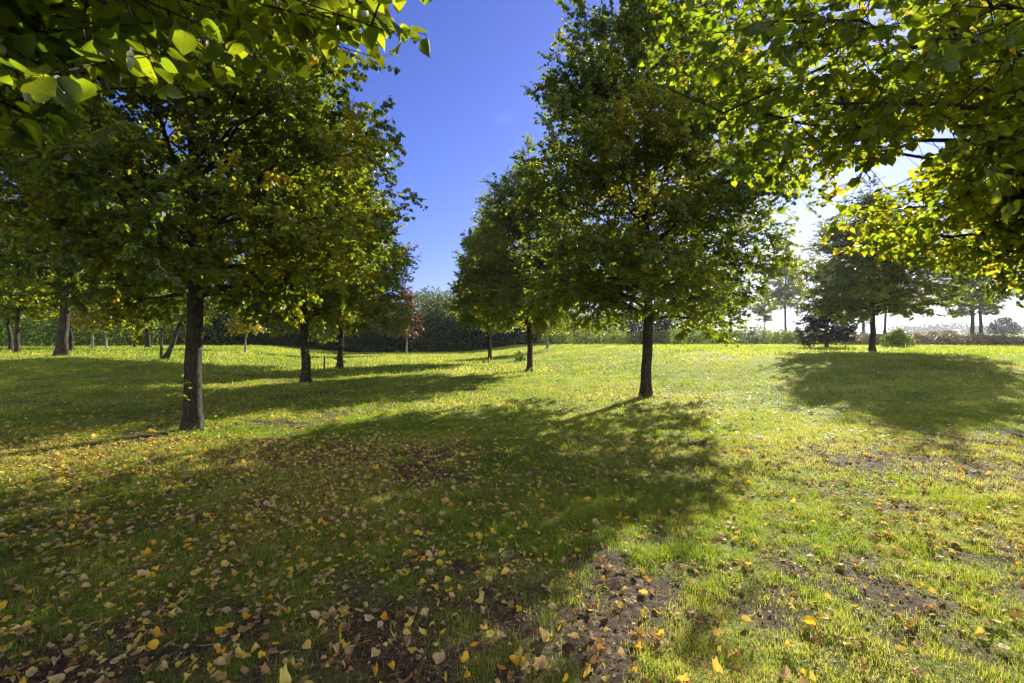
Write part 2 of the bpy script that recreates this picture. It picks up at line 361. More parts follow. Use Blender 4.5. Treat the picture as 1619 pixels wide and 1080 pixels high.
def build_tree_meshes(name, seed, H, R, clear, rt, tpl, lsize, nleaf, limbs=44, kind='ovoid', yellow=0.10, lean=(0, 0),
                      bark=None, leafm=None, extra=None, keep=None, sub=1.0, droop=0.25):
    rg = np.random.default_rng(seed); bark = bark or m_bark; leafm = leafm or m_leaf
    wood = MB(); crown = MB()
    # trunk and leader with a flared foot
    zs = np.concatenate([[-0.12, 0.0, 0.06, 0.16, 0.35, 0.7], np.linspace(1.1, H*0.93, 22)])
    wob = np.stack([0.05*np.cumsum(rg.normal(0, 1, len(zs)))*0.35, 0.05*np.cumsum(rg.normal(0, 1, len(zs)))*0.35, np.zeros(len(zs))], 1)
    wob[:6] *= 0.1
    axis = np.stack([lean[0]*zs, lean[1]*zs, zs], 1)+wob
    rr = rt*np.clip(1-0.86*(np.clip(zs, 0, None)/(H*0.93))**0.85, 0.04, 1)
    rr[:5] *= (1.75, 1.45, 1.25, 1.11, 1.03)
    sides = 20
    rmat = rr[:, None]*(1+0.05*np.sin(np.linspace(0, 2*np.pi, sides, endpoint=False)*3+seed)[None] + rg.normal(0, 0.032, (len(zs), sides)))
    rmat[:4] *= 1+0.16*np.sin(np.linspace(0, 2*np.pi, sides, endpoint=False)*5+seed*2)[None]
    v, f = tube(axis, rmat, sides); wood.add(v, f)
    def ax(z): return np.array([np.interp(z, zs, axis[:, 0]), np.interp(z, zs, axis[:, 1]), z])
    secs = []   # (A, B, radius)
    def limb(P0, P1, r0, rise=0.14):
        k = 8 if keep is None else 11; s = np.linspace(0, 1, k)[:, None]
        ctrl = P0*0.5+P1*0.5 + np.array([0, 0, rise*np.linalg.norm(P1-P0)])
        pts = (1-s)**2*P0 + 2*s*(1-s)*ctrl + s*s*P1
        pts[1:-1] += rg.normal(0, 0.035, (k-2, 3))*np.linalg.norm(P1-P0)*(0.4 if keep is None else 0.62)
        if keep is not None:
            bad = np.where(~keep(pts))[0]; bad = bad[bad > 3]
            if len(bad): pts = pts[:bad[0]]; k = len(pts)
        v, f = tube(pts, np.linspace(r0, 0.006, k), 6); wood.add(v, f)
        ln = np.linalg.norm(P1-P0); ns = max(5, int(ln/0.19*sub))
        for q in range(ns):
            s_ = 0.16+0.84*(q+rg.random())/ns
            ii = min(k-2, int(s_*(k-1))); fr = s_*(k-1)-ii
            A = pts[ii]*(1-fr)+pts[ii+1]*fr; dirn = unit(pts[ii+1]-pts[ii])
            side = np.cross(dirn, [0, 0, 1.]); side = side/max(np.linalg.norm(side), 1e-6)
            sg = 1 if q % 2 else -1
            dd = unit(dirn*0.75 + side*sg*rg.uniform(0.3, 1.2) + np.array([0, 0, rg.uniform(-0.6, 0.9)]))
            l2 = rg.uniform(0.55, 1.25)*min(1.25, 0.40+0.36*ln*(1.15-s_*0.8))
            secs.append((A, A+dd*l2, 0.011*(1.2-s_)+0.003))
        secs.append((pts[-2], pts[-1]+unit(pts[-1]-pts[-2])*0.25, 0.006))
    for q in range(limbs):
        tt = ((q+0.5)/limbs)**1.2
        z0 = clear + (H*0.9-clear)*tt*0.97 - 0.1
        az = q*2.39996+rg.normal(0, 0.25)
        el = rad(min(72, 14+52*tt+rg.normal(0, 10)))*(0.6 if q % 5 == 4 else 1)
        z1 = z0; r_ = R
        for _ in range(4):
            r_ = max(0.25, R*envelope((z1-clear+0.3)/(H-clear+0.3), kind)*rg.uniform(0.90, 1.02)-0.62); z1 = min(z0+math.tan(el)*r_, H)
        P0 = ax(z0); P1 = ax(z0)+np.array([math.cos(az)*r_, math.sin(az)*r_, z1-z0-droop*r_*0.3])
        limb(P0, P1, max(0.012, rt*0.27*(1-0.7*tt)*rg.uniform(0.7, 1.3)))
    if extra:
        for (P0, P1, r0) in extra: limb(np.array(P0, float), np.array(P1, float), r0, 0.05)
    top = ax(H*0.93); limb(ax(H*0.8), top+np.array([0, 0, H*0.05]), 0.02)
    A = np.array([s[0] for s in secs]); B = np.array([s[1] for s in secs]); r0 = np.array([s[2] for s in secs])
    B[:, 2] -= droop*0.25*np.linalg.norm(B-A, axis=1)
    # twigs along the side branches
    reps = np.maximum(3, (np.linalg.norm(B-A, axis=1)/0.085*sub).astype(int))
    idx = np.repeat(np.arange(len(A)), reps)
    s = rg.uniform(0.12, 1.0, len(idx)); O = A[idx]*(1-s[:, None])+B[idx]*s[:, None]
    dn = unit(B-A)[idx]
    rnd = rg.normal(0, 1, (len(idx), 3)); rnd[:, 2] *= 0.8
    td = unit(dn*0.8+rnd*0.75+np.array([0, 0, -0.15*droop*4]))
    tl = rg.uniform(0.14, 0.42, len(idx))
    E = O+td*tl[:, None]; 
    if keep is not None:
        k2 = keep(E) & keep(O); O = O[k2]; E = E[k2]; td = td[k2]; tl = tl[k2]; idx = idx[k2]
        k1 = np.all([keep(A*(1-w_)+B*w_) for w_ in np.linspace(0, 1, 9)], axis=0); A = A[k1]; B = B[k1]; r0 = r0[k1]
    M_ = (A+B)/2 + rg.normal(0, 0.045, A.shape)*np.linalg.norm(B-A, axis=1)[:, None]
    rs_ = 1.0 if keep is None else 0.7
    v, f, z_ = sticks(A, M_, r0*rs_, r0*rs_*.55); wood.add(v, f, z_)
    v, f, z_ = sticks(M_, B, r0*rs_*.55, np.full(len(A), 0.0022)); wood.add(v, f, z_)
    v, f, z_ = sticks(O, E, np.full(len(O), 0.0032), np.full(len(O), 0.0012)); crown.add(v, f, z_, 1)
    # leaves along the twigs
    per = max(1, int(math.ceil(nleaf/len(O))))
    ti = np.repeat(np.arange(len(O)), per); 
    if len(ti) > nleaf*1.02: ti = rg.permutation(ti)[:nleaf]
    k = len(ti); s = rg.uniform(0.1, 1.05, k)
    LO = O[ti]*(1-s[:, None])+E[ti]*s[:, None]
    sd = rg.normal(0, 1, (k, 3)); sd[:, 2] *= 0.35
    ld = unit(td[ti]*0.55+unit(sd)*0.75+np.array([0, 0, -0.42]))
    LO = LO + ld*rg.uniform(0.005, 0.03, k)[:, None]
    nn = unit(np.array([0, 0, 1.0])+rg.normal(0, 0.55, (k, 3)))
    sz = lsize*rg.uniform(0.62, 1.22, k)
    if keep is not None:
        kk = keep(LO); LO = LO[kk]; ld = ld[kk]; nn = nn[kk]; sz = sz[kk]; ti = ti[kk]; k = len(LO)
    # autumn tint: whole sprigs turn first
    clump = fbm(LO[:, 0]*0.9+seed, LO[:, 1]*0.9+LO[:, 2]*1.1, seed+3, 3)
    twig_r = rg.random(len(O))[ti]
    hue = 0.29 + 0.80*(clump-0.5) + rg.normal(0, 0.10, k) + 0.12*(twig_r-0.5)
    yel = (clump*0.6+twig_r*0.55+rg.random(k)*0.25) > (1.17-yellow)
    hue = np.where(yel, rg.uniform(0.66, 0.90, k), np.clip(hue, 0, 0.66))
    v, f, z_ = place_leaves(tpl, LO, ld, nn, sz, rg.normal(0, 0.28, k) if len(tpl[0]) > 8 else None, rg.normal(0.3, 0.8, k) if len(tpl[0]) > 8 else None)
    crown.add(v, f, z_, 0, np.repeat(hue, len(tpl[0])))
    if len(tpl[0]) > 8:   # leaf stalks on the close trees
        v, f, z_ = sticks(LO-ld*0.03, LO, np.full(k, 0.0011), np.full(k, 0.0009)); crown.add(v, f, z_, 1, np.full(len(v), 0.5))
    cm = crown.mesh(name+'_crown', [leafm, bark], len(tpl[0]) > 8)
    if len(tpl[0]) > 8:
        nt_ = len(O)*6; nl_ = k*len(tpl[0])
        for an, ci_ in (('lu', 0), ('lv', 1)):
            arr = np.full(crown.n, 0.5); arr[nt_:nt_+nl_] = np.tile(tpl[0][:, ci_], k)
            a_ = cm.attributes.new(an, 'FLOAT', 'POINT'); a_.data.foreach_set('value', arr.astype(np.float32))
    return wood.mesh(name+'_trunk', [bark], True), cm

def at(px, Yd): return ((px-CX)/FPX*Yd, Yd)
def put_tree(name, meshes, px, Yd, label, group=None, rz=0.0, sc=(1, 1, 1), X=None, cat='tree'):
    x = (px-CX)/FPX*Yd if X is None else X
    r = empty(name, (x, Yd, float(hbase(x, Yd))), rz); r.scale = sc
    tag(r, label, cat, group)
    link('trunk', meshes[0], r); link('crown', meshes[1], r)
    return r

# ------------------------------------------------------------------ the lime rows
T_A = build_tree_meshes('lime_a', 101, 10.2, 3.8, 2.2, 0.137, LEAF_MID, 0.069, 200000, limbs=98)
T_B = build_tree_meshes('lime_b', 202, 11.6, 4.05, 1.95, 0.138, LEAF_MID, 0.069, 215000, limbs=104, kind='egg')
T_C = build_tree_meshes('lime_c', 303, 10.0, 3.5, 2.0, 0.15, LEAF_MID, 0.078, 165000, limbs=88, yellow=0.14)
G1, G2 = 'lime trees of the left row', 'lime trees of the right row'
put_tree('lime_tree', T_A, 305, 8.2, 'large dark lime tree with thick bare trunk, nearest of the left row', G1, 0.4)
put_tree('lime_tree', T_C, 484, 16.4, 'lime tree with leafy shoots on its trunk, second of the left row', G1, 1.1, (1, 1, 1.0))
put_tree('lime_tree', T_B, 538, 24.3, 'lime tree with ivy round its trunk, third of the left row', G1, 2.0, (1.0, 1.0, .92))
put_tree('lime_tree', T_B, 1022, 12.7, 'tall lime tree standing alone on the sunlit lawn, nearest trunk of the right row', G2, 0.3)
put_tree('lime_tree', T_A, 838, 22.6, 'lime tree behind the tall right one, second trunk of the right row', G2, 2.6, (0.98, 0.98, 0.98))
put_tree('lime_tree', T_C, 775, 30.5, 'slim lime tree at the far end of the right row, by the open lawn', G2, 0.2, (0.8, 0.8, 1.02))
put_tree('lime_tree', T_A, 1380, 24.0, 'backlit lime tree on the rise with its long shadow on the lawn', 'lime trees on the rise', 0.9, (1.0, 1.0, .78))
put_tree('lime_tree', T_A, 0, 13.0, 'lime tree at the right edge with its trunk outside the picture', 'lime trees on the rise', 3.9, (1, 1, 1), X=14.9)

# ------------------------------------------------------------------ the two close trees the picture looks out under
LX, LY = -3.9, -1.1
def keep_left(P):
    x = P[:, 0]+LX; y = P[:, 1]+LY; z = P[:, 2]
    d = np.sqrt(x*x+y*y+(z-EYE)**2)
    pxx = CX+FPX*x/np.maximum(y, 0.05); up = (z-EYE)/np.maximum(y, 0.05)*FPX
    ok = (d > 1.3) | ((d > 0.9) & (pxx < 90) & (up < 430))
    edge = np.interp(pxx, [-400, 0, 90, 130, 300, 430, 640, 690, 715, 735], [230, 290, 315, 385, 395, 405, 440, 420, 430, 1200])
    low = (y > 0.2) & (pxx > -300) & (pxx < 2600) & (up < edge)
    return ok & ~low
exl = [((0.3, 0.3, 3.0), (LX*-1-1.6, 1.1+1.25, 2.12), .03), ((0.3, 0.3, 3.2), (3.9-1.0, 1.1+1.5, 2.45), .03), ((0.3, 0.2, 2.9), (3.9-0.75, 1.1+0.95, 2.12), .025),
       ((0.2, 0.4, 3.0), (3.9-2.0, 1.1+1.7, 2.5), .03), ((0.3, 0.2, 3.3), (3.9-.35, 1.1+1.45, 2.45), .03), ((0.2, 0.2, 2.8), (3.9-1.15, 1.1+.85, 1.92), .025),
       ((0.3, 0.3, 3.1), (3.9-1.35, 1.1+1.75, 2.66), .03), ((0.3, 0.3, 3.1), (3.9-.75, 1.1+1.6, 2.6), .03), ((0.3, 0.3, 2.8), (3.9-1.5, 1.1+1.3, 2.05), .03),
       ((0.3, 0.3, 2.9), (3.9-1.0, 1.1+1.2, 2.2), .025), ((0.3, 0.3, 2.9), (3.9-1.75, 1.1+1.5, 2.2), .025), ((0.3, 0.4, 3.0), (3.9-.55, 1.1+1.25, 2.35), .025), ((0.3, 0.4, 3.2), (3.9-1.2, 1.1+1.9, 2.75), .025)]
NL = build_tree_meshes('near_left', 404, 8.5, 3.5, 2.45, 0.18, LEAF_XHI, 0.053, 70000, limbs=36, extra=exl, keep=keep_left, leafm=m_leaf_near, sub=1.1, yellow=0.05)
put_tree('lime_tree', NL, 0, LY, 'close lime branches with big glowing leaves hanging in from the top left', 'close lime trees overhead', 0, X=LX)
RX, RY = 5.9, 3.2
def keep_right(P):
    x = P[:, 0]+RX; y = P[:, 1]+RY; z = P[:, 2]
    d = np.sqrt(x*x+y*y+(z-EYE)**2)
    pxx = CX+FPX*x/np.maximum(y, 0.05); up = (z-EYE)/np.maximum(y, 0.05)*FPX
    ok = d > 1.3
    edge = np.interp(pxx, [900, 1010, 1100, 1200, 1290, 1400, 1619, 1900], [900, 440, 330, 185, 140, 120, 70, 60])
    low = (y > 0.2) & (pxx < 2600) & (up < edge)
    gap = np.abs((HY-up)-np.interp(pxx, [1180, 1260, 1440, 1500], [410, 370, 255, 215])) < np.interp(pxx, [1180, 1260, 1400, 1500, 1560], [0, 13, 22, 16, 0])*(-0.35+2.3*fbm(pxx/38., up/38., 91, 2))
    return ok & ~low & ~gap & (fbm(x*2.4+z*1.3, y*2.4-z*1.9, 93, 3) > 0.325)
RH = np.array([RX, RY, 0])
exr = [((0, 0, 2.6), np.array([1.75, 3.0, 2.86])-RH, .035), ((0, 0, 2.4), np.array([2.6, 5.6, 3.6])-RH, .035), ((0, 0, 2.3), np.array([2.0, 4.6, 3.9])-RH, .03),
       ((0, 0, 2.2), np.array([3.0, 4.8, 2.4])-RH, .03), ((0, 0, 2.3), np.array([1.6, 4.0, 3.3])-RH, .03), ((0, 0, 2.5), np.array([1.9, 2.2, 2.8])-RH, .03),
       ((0, 0, 3.0), np.array([1.3, 2.6, 3.1])-RH, .03), ((0, 0, 2.2), np.array([3.6, 4.2, 2.2])-RH, .03),
       ((0, 0, 2.4), np.array([2.1, 4.7, 2.65])-RH, .028), ((0, 0, 2.5), np.array([2.0, 4.0, 2.62])-RH, .028), ((0, 0, 2.5), np.array([1.6, 4.3, 3.0])-RH, .028), ((0, 0, 2.2), np.array([3.2, 5.2, 2.55])-RH, .028),
       ((0, 0, 2.1), np.array([4.0, 5.3, 2.35])-RH, .028), ((0, 0, 2.6), np.array([1.15, 3.8, 3.35])-RH, .028), ((0, 0, 2.4), np.array([2.7, 4.9, 2.75])-RH, .028), ((0, 0, 2.8), np.array([1.2, 3.4, 3.2])-RH, .028),
       ((0, 0, 2.3), np.array([3.4, 5.6, 2.9])-RH, .03), ((0, 0, 2.4), np.array([4.0, 6.3, 3.2])-RH, .03), ((0, 0, 2.2), np.array([4.6, 5.9, 2.7])-RH, .03), ((0, 0, 2.8), np.array([2.9, 5.9, 3.5])-RH, .03),
       ((0, 0, 2.3), np.array([2.5, 5.2, 2.9])-RH, .026), ((0, 0, 2.4), np.array([3.0, 5.4, 3.2])-RH, .026), ((0, 0, 2.2), np.array([3.6, 5.7, 2.5])-RH, .026), ((0, 0, 2.6), np.array([2.2, 4.4, 3.2])-RH, .026)]
NR = build_tree_meshes('near_right', 505, 9.5, 4.3, 2.1, 0.18, LEAF_XHI, 0.057, 88000, limbs=46, extra=exr, keep=keep_right, leafm=m_leaf_near, sub=1.1, yellow=0.12)
put_tree('lime_tree', NR, 0, RY, 'close lime branches with green and orange leaves sweeping in from the top right', 'close lime trees overhead', 0, X=RX)

# ------------------------------------------------------------------ fallen leaves
m_fallen = leafmat('fallen_leaves',
    [(0.0, (0.10, 0.055, 0.025)), (0.25, (0.30, 0.185, 0.07)), (0.45, (0.54, 0.41, 0.22)), (0.65, (0.62, 0.50, 0.11)), (0.85, (0.66, 0.46, 0.035)), (1.0, (0.66, 0.28, 0.02))],
    [(0.0, (0.10, 0.05, 0.02)), (0.25, (0.28, 0.15, 0.05)), (0.45, (0.45, 0.28, 0.10)), (0.65, (0.68, 0.48, 0.05)), (0.85, (0.80, 0.52, 0.03)), (1.0, (0.80, 0.34, 0.02))], 0.38, 0.6, 0.25)
def scatter_litter(cnt, y0, y1, lo_tpl, size):
    x, y = sample_wedge(cnt, y0, y1, 1.15, 0.8)
    k = rng.random(cnt) < np.clip(litter_amount(x, y), 0.03, 1)
    x = x[k]; y = y[k]; k = len(x)
    hu = rng.choice([0.1, 0.27, 0.43, 0.62, 0.83, 0.97], k, p=[.16, .20, .24, .25, .13, .02])+rng.normal(0, .04, k)
    return x, y, np.clip(hu, 0, 1), size*rng.triangular(0.22, 0.75, 1.45, k)
def leaf_pose(k):
    a = rng.uniform(0, 2*np.pi, k)
    d = np.stack([np.cos(a), np.sin(a), rng.normal(0, 0.16, k)], 1)
    nn = unit(np.array([0, 0, 1.0])+rng.normal(0, 0.30, (k, 3))); nn[:, 2] = np.abs(nn[:, 2])
    return d, nn, rng.normal(0.1, 0.30, k)
tot = MB()
x, y, hu, sz = scatter_litter(34000, 1.3, 7.5, LEAF_HI, 0.050)
order = np.argsort(np.hypot(x, y)-0.0)
inframe = (np.abs(x) < y*1.0+0.02) & (y > 2.15)
near_i = np.array([q for q in order if inframe[q]])[:280]
rest = np.setdiff1d(np.arange(len(x)), near_i)
d, nn, cu = leaf_pose(len(rest)); zz = hfull(x[rest], y[rest])+0.004+0.012*rng.random(len(rest))+0.010*grass_amount(x[rest], y[rest])
ro_ = rng.normal(0.8, 1.7, len(rest)); var = np.arange(len(rest)) % 8
for vi in range(8):
    w_ = var == vi
    v, f, z_ = place_leaves(DRY[vi], np.stack([x[rest], y[rest], zz], 1)[w_], d[w_], nn[w_], sz[rest][w_], cu[w_], ro_[w_])
    tot.add(v, f, z_, 0, np.clip(np.repeat(hu[rest][w_], len(LEAF_HI[0]))+rng.normal(0, .035, len(v)), 0, 1))
for cnt, y0, y1, s_ in ((36000, 7.5, 16, 0.062), (30000, 16, 34, 0.075)):
    x2, y2, h2, s2_ = scatter_litter(cnt, y0, y1, LEAF_MID, s_)
    d, nn, cu = leaf_pose(len(x2)); zz = hfull(x2, y2)+0.02+0.015*rng.random(len(x2))
    v, f, z_ = place_leaves(LEAF_MID, np.stack([x2, y2, zz], 1), d, nn, s2_, None)
    tot.add(v, f, z_, 0, np.repeat(h2, len(LEAF_MID[0])))
# dry stalks and twig scraps among the leaves
k = 26000; x3, y3 = sample_wedge(k, 1.3, 7.0, 1.15, .8); a3 = rng.uniform(0, 6.28, k); l3 = rng.uniform(.015, .07, k); z3 = hfull(x3, y3)+.006+.012*rng.random(k)
kc = 70000; xc, yc_ = sample_wedge(kc, 1.3, 7.5, 1.15, .8); zc_ = hfull(xc, yc_)+.002+.006*rng.random(kc); ac = rng.uniform(0, 6.28, kc)
v, f, z_ = place_leaves(LEAF_LO, np.stack([xc, yc_, zc_], 1), np.stack([np.cos(ac), np.sin(ac), rng.normal(.1, .5, kc)], 1), unit(rng.normal(0, .7, (kc, 3))+np.array([0, 0, 1.])), rng.uniform(.004, .018, kc))
tot.add(v, f, z_, 0, np.repeat(rng.choice([0.0, .05, .12, .3, .5], kc), 4))
A3 = np.stack([x3, y3, z3], 1); B3 = A3+np.stack([np.cos(a3)*l3, np.sin(a3)*l3, rng.normal(.002, .008, k)], 1)
v, f, z_ = sticks(A3, B3, rng.uniform(.0006, .0018, k), np.full(k, .0006)); tot.add(v, f, z_, 0, np.repeat(rng.uniform(0, .48, k), 6))
tag(link('leaf_litter', tot.mesh('leaf_litter', [m_fallen])), 'thick scatter of yellow and brown fallen leaves over the lawn', 'fallen leaves', kind='stuff')
# the closest fallen leaves, each a thing of its own
protos = {}
KINDS_ = [(0.12, 'dark brown'), (0.28, 'tan'), (0.45, 'pale beige'), (0.63, 'dull yellow'), (0.84, 'golden yellow'), (0.98, 'orange')]
for ci, (hv, cn_) in enumerate(KINDS_):
    for sh in range(4):
        cu = np.array([(-0.8, 0.1, 0.5, 1.0)[sh]]); ro = np.array([(0.8, 0.15, 2.0, 4.2)[sh]])
        T = DRY[(ci*3+sh*2) % 8]
        v, f, z_ = place_leaves(T, np.zeros((1, 3)), np.array([[0, 1., 0.05]]), np.array([[0.15*(sh-1.5), 0, 1.]]), np.array([1.0]), cu, ro)
        st, sf = tube([(0, 0, 0), (0.03*(sh-1), -0.2, 0.03), (0.1*(sh-1.5), -0.42, 0.08)], [0.016, 0.012, 0.012], 4)
        b = MB(); b.add(v, f, z_, 0, np.clip(hv+rng.normal(0, 0.03, len(v)), 0, 1)); b.add(st, sf, None, 0, np.full(len(st), 0.3))
        protos[ci, sh] = b.mesh('fallen_leaf', [m_fallen])
turf_n = grass_amount(x, y)
def fallen(x_, y_, ci, sh, size, label, group, ry=None):
    o = bpy.data.objects.new('fallen_leaf', protos[ci, sh]); COL.objects.link(o)
    o.location = (x_, y_, float(hfull(np.array(x_), np.array(y_)))+0.014+0.012*float(grass_amount(np.array(x_), np.array(y_))))
    o.rotation_euler = (random.gauss(0, 0.28), random.gauss(0, 0.28), random.uniform(0, 6.28) if ry is None else ry)
    o.scale = (size, size, size); tag(o, label, 'fallen leaf', group)
random.seed(5); FL = []
for q in near_i:
    ci = int(np.argmin([abs(hu[q]-k_[0]) for k_ in KINDS_])); sh = int(rng.integers(0, 4))
    where = 'grass' if turf_n[q] > 0.5 else 'bare earth'
    shape = ('arched', 'flat', 'cupped', 'tightly curled')[sh]
    pxq = CX+FPX*x[q]/y[q]; pyq = HY+FPX*EYE/y[q]
    spot = ('bottom edge' if pyq > 1010 else 'lower lawn' if pyq > 930 else 'lower lawn')
    side = ('far left', 'left', 'centre left', 'centre', 'centre right', 'right', 'far right')[min(6, max(0, int(pxq/232)))]
    if pyq <= 930: spot = 'upper near lawn'
    size_ = 'small' if sz[q] < .04 else ('large' if sz[q] > .062 else 'middling')
    lab = f'{size_} {KINDS_[ci][1]} {shape} leaf on {where}, {spot} {side}'
    FL.append((lab, pxq, q, ci, sh, f'{shape} {KINDS_[ci][1]} fallen leaves on {where}'))
NUM = 'first second third fourth fifth sixth seventh eighth ninth tenth'.split()
for lab in sorted(set(r_[0] for r_ in FL)):
    mem = sorted([r_ for r_ in FL if r_[0] == lab], key=lambda r_: r_[1])
    for qi, (lab_, pxq, q, ci, sh, g_) in enumerate(mem):
        l2_ = lab if len(mem) == 1 else f'{lab}, {NUM[min(qi, 9)]} from left'
        fallen(x[q], y[q], ci, sh, float(sz[q]), l2_, g_)
def gp(px, py):   # ground point under a photo pixel, flat near field
    d_ = EYE*FPX/(py-HY); return ((px-CX)/FPX*d_, d_)
for px, py, ci, sh, sc_, lab in ((785, 801, 4, 0, .075, 'single bright golden leaf standing out on the shaded grass in the middle'),
                               (160, 897, 4, 1, .08, 'large golden leaf on shaded grass near the left edge'),
                               (695, 1036, 2, 1, .075, 'pale beige leaf alone on dark bare earth at the bottom'),
                               (305, 915, 3, 1, .07, 'pale yellow leaf lying flat on shaded turf, left of the middle'),
                               (1290, 1000, 4, 2, .085, 'folded golden leaf leaning on sunlit grass at the lower right'),
                               (1515, 748, 5, 1, .08, 'orange leaf lying alone on the sunny grass by the right edge')):
    a_ = gp(px, py); fallen(a_[0], a_[1], ci, sh, sc_, lab, None)

# ------------------------------------------------------------------ background trees, one by one
T_BIG = build_tree_meshes('big_tree', 606, 11.0, 5.0, 2.3, 0.20, LEAF_LO, 0.13, 42000, limbs=46, kind='round')
T_SLIM = build_tree_meshes('slim_tree', 707, 7.0, 2.4, 1.9, 0.085, LEAF_LO, 0.12, 14000, limbs=30, yellow=0.2)
T_AVE = build_tree_meshes('avenue_tree', 808, 15.0, 4.3, 4.4, 0.22, LEAF_LO, 0.22, 26000, limbs=44, kind='round', yellow=0.0)
T_AVE2 = build_tree_meshes('avenue_tree_b', 809, 15.0, 4.6, 3.6, 0.22, LEAF_LO, 0.22, 26000, limbs=40, kind='round', yellow=0.0)
DARK = leafmat('dark_leaves', [(0.0, (0.010, 0.020, 0.012)), (0.5, (0.020, 0.035, 0.018)), (1.0, (0.06, 0.07, 0.02))], [(0.0, (0.02, 0.05, 0.01)), (1.0, (0.08, 0.12, 0.01))], 0.3)
T_DARK = build_tree_meshes('dark_tree', 910, 3.3, 2.3, 0.55, 0.11, LEAF_LO, 0.12, 15000, limbs=40, kind='round', leafm=DARK, yellow=0.0)
T_YOUNG = build_tree_meshes('young_tree', 911, 3.4, 1.25, 1.35, 0.055, LEAF_LO, 0.11, 4200, limbs=22, yellow=0.40, bark=m_pale)
RUST = leafmat('rusty_leaves', [(0.0, (0.05, 0.045, 0.025)), (1.0, (0.15, 0.09, 0.035))], [(0.0, (0.12, 0.05, 0.02)), (1.0, (0.35, 0.14, 0.03))], 0.4)
T_RUST = build_tree_meshes('rusty_tree', 912, 5.6, 1.8, 1.6, 0.08, LEAF_LO, 0.14, 6000, limbs=26, yellow=0.0, leafm=RUST, bark=m_pale)
T_LEAN = build_tree_meshes('leaning_tree', 913, 5.5, 1.5, 1.7, 0.10, LEAF_LO, 0.11, 7000, limbs=24, lean=(0.42, 0.0))
GB = 'trees on the left rise'
put_tree('oak_tree', T_BIG, 98, 20.0, 'old broad tree with the thickest trunk, standing on the left rise', GB, 0.5)
put_tree('oak_tree', T_BIG, 234, 34.0, 'broad tree with a stout forked trunk, by the hedge behind the left rise', GB, 2.4, (.85, .85, .8))
put_tree('slim_tree', T_SLIM, 112, 25.0, 'slim light-barked tree just behind the thickest trunk on the left', GB, 1.2, (1.4, 1.4, 1.1))
put_tree('slim_tree', T_SLIM, 27, 22.5, 'slim dark tree, right one of a close pair by the left edge', GB, 0.2, (1.1, 1.1, 1.0))
put_tree('slim_tree', T_SLIM, 17, 24.5, 'slim dark tree, left one of a close pair by the left edge', GB, 2.2, (1.1, 1.1, 1.0))
put_tree('slim_tree', T_SLIM, 213, 37.0, 'thin bent tree in front of the left hedge beside the stout forked trunk', GB, 4.2, (1, 1, .9))
put_tree('young_tree', T_YOUNG, 168, 31.0, 'young pale-stemmed tree before the bright green hedge on the left', GB, 1.0, (1.1, 1.1, 1.2))
put_tree('young_tree', T_YOUNG, 146, 36.0, 'small spreading pale tree before the hedge, left of the pale stem', GB, 2.0, (1.5, 1.5, 1.1))
put_tree('young_tree', T_YOUNG, 388, 32.0, 'young yellowing tree with pale stem, seen past the nearest trunk', 'young trees on the open lawn', 0, (1.2, 1.2, 1.0))
put_tree('leaning_tree', T_LEAN, 262, 21.5, 'leaning tree slanting right beside its upright stake', None, 0.2)
put_tree('young_tree', T_YOUNG, 866, 41.0, 'small pale-stemmed tree with silvery foliage behind the right row', 'young trees on the open lawn', 3.0, (1.9, 1.9, 1.15))
put_tree('rusty_tree', T_RUST, 643, 42.0, 'slender tree with reddish crown at the end of the open lawn', None, 0)
put_tree('round_tree', T_DARK, 1308, 33.0, 'low dark dense tree with a short trunk on the rise', None, 0)
for j, (px, Yd, m_, sx, sz_, lab) in enumerate((
        (1088, 62, T_AVE, .75, .62, 'far avenue tree nearest the right row trunk, beside the distant round crown'),
        (1143, 76, T_AVE2, .8, .72, 'far avenue tree, left one of the close pair seen over the hedge'),
        (1156, 72, T_AVE, .7, .70, 'far avenue tree, right one of the close pair seen over the hedge'),
        (1210, 84, T_AVE2, .55, .62, 'smallest far avenue tree, standing between the pair and the tall bare trunk'),
        (1243, 74, T_AVE, .8, .9, 'far avenue tree with tall bare trunk left of the low dark tree'),
        (1366, 70, T_AVE2, .9, .9, 'far avenue tree just left of the backlit lime trunk'),
        (1400, 80, T_AVE, .9, .95, 'far avenue tree just right of the backlit lime trunk'),
        (1538, 60, T_AVE2, 1.05, .9, 'far avenue tree with the thicker trunk near the right edge'),
        (1552, 68, T_AVE, .95, .9, 'far avenue tree with the thinner trunk near the right edge'))):
    put_tree('avenue_tree', m_, px, Yd, lab, 'far avenue trees on the dike', j*1.3, (sx, sx, sz_))

# stake beside the leaning tree
m_wood = barkmat('stake_wood', (0.03, 0.025, 0.02), (0.07, 0.055, 0.045), (0.13, 0.11, 0.09))
def stake(px, Yd, h_, r_, lab):
    x_, y_ = at(px, Yd); b = MB()
    v, f = tube([(0, 0, -.1), (0.005, 0, h_*.5), (0, .01, h_-.06), (0, .01, h_)], [r_, r_*.95, r_*.9, r_*.3], 9); b.add(v, f)
    tag(link('stake', b.mesh('stake', [m_wood], True), None, (x_, y_, float(hbase(x_, y_)))), lab, 'stake')
stake(255, 21.3, 1.35, 0.055, 'upright wooden stake beside the leaning tree')
stake(513, 23.0, 0.62, 0.035, 'short dark stake between the second and third left-row trunks')

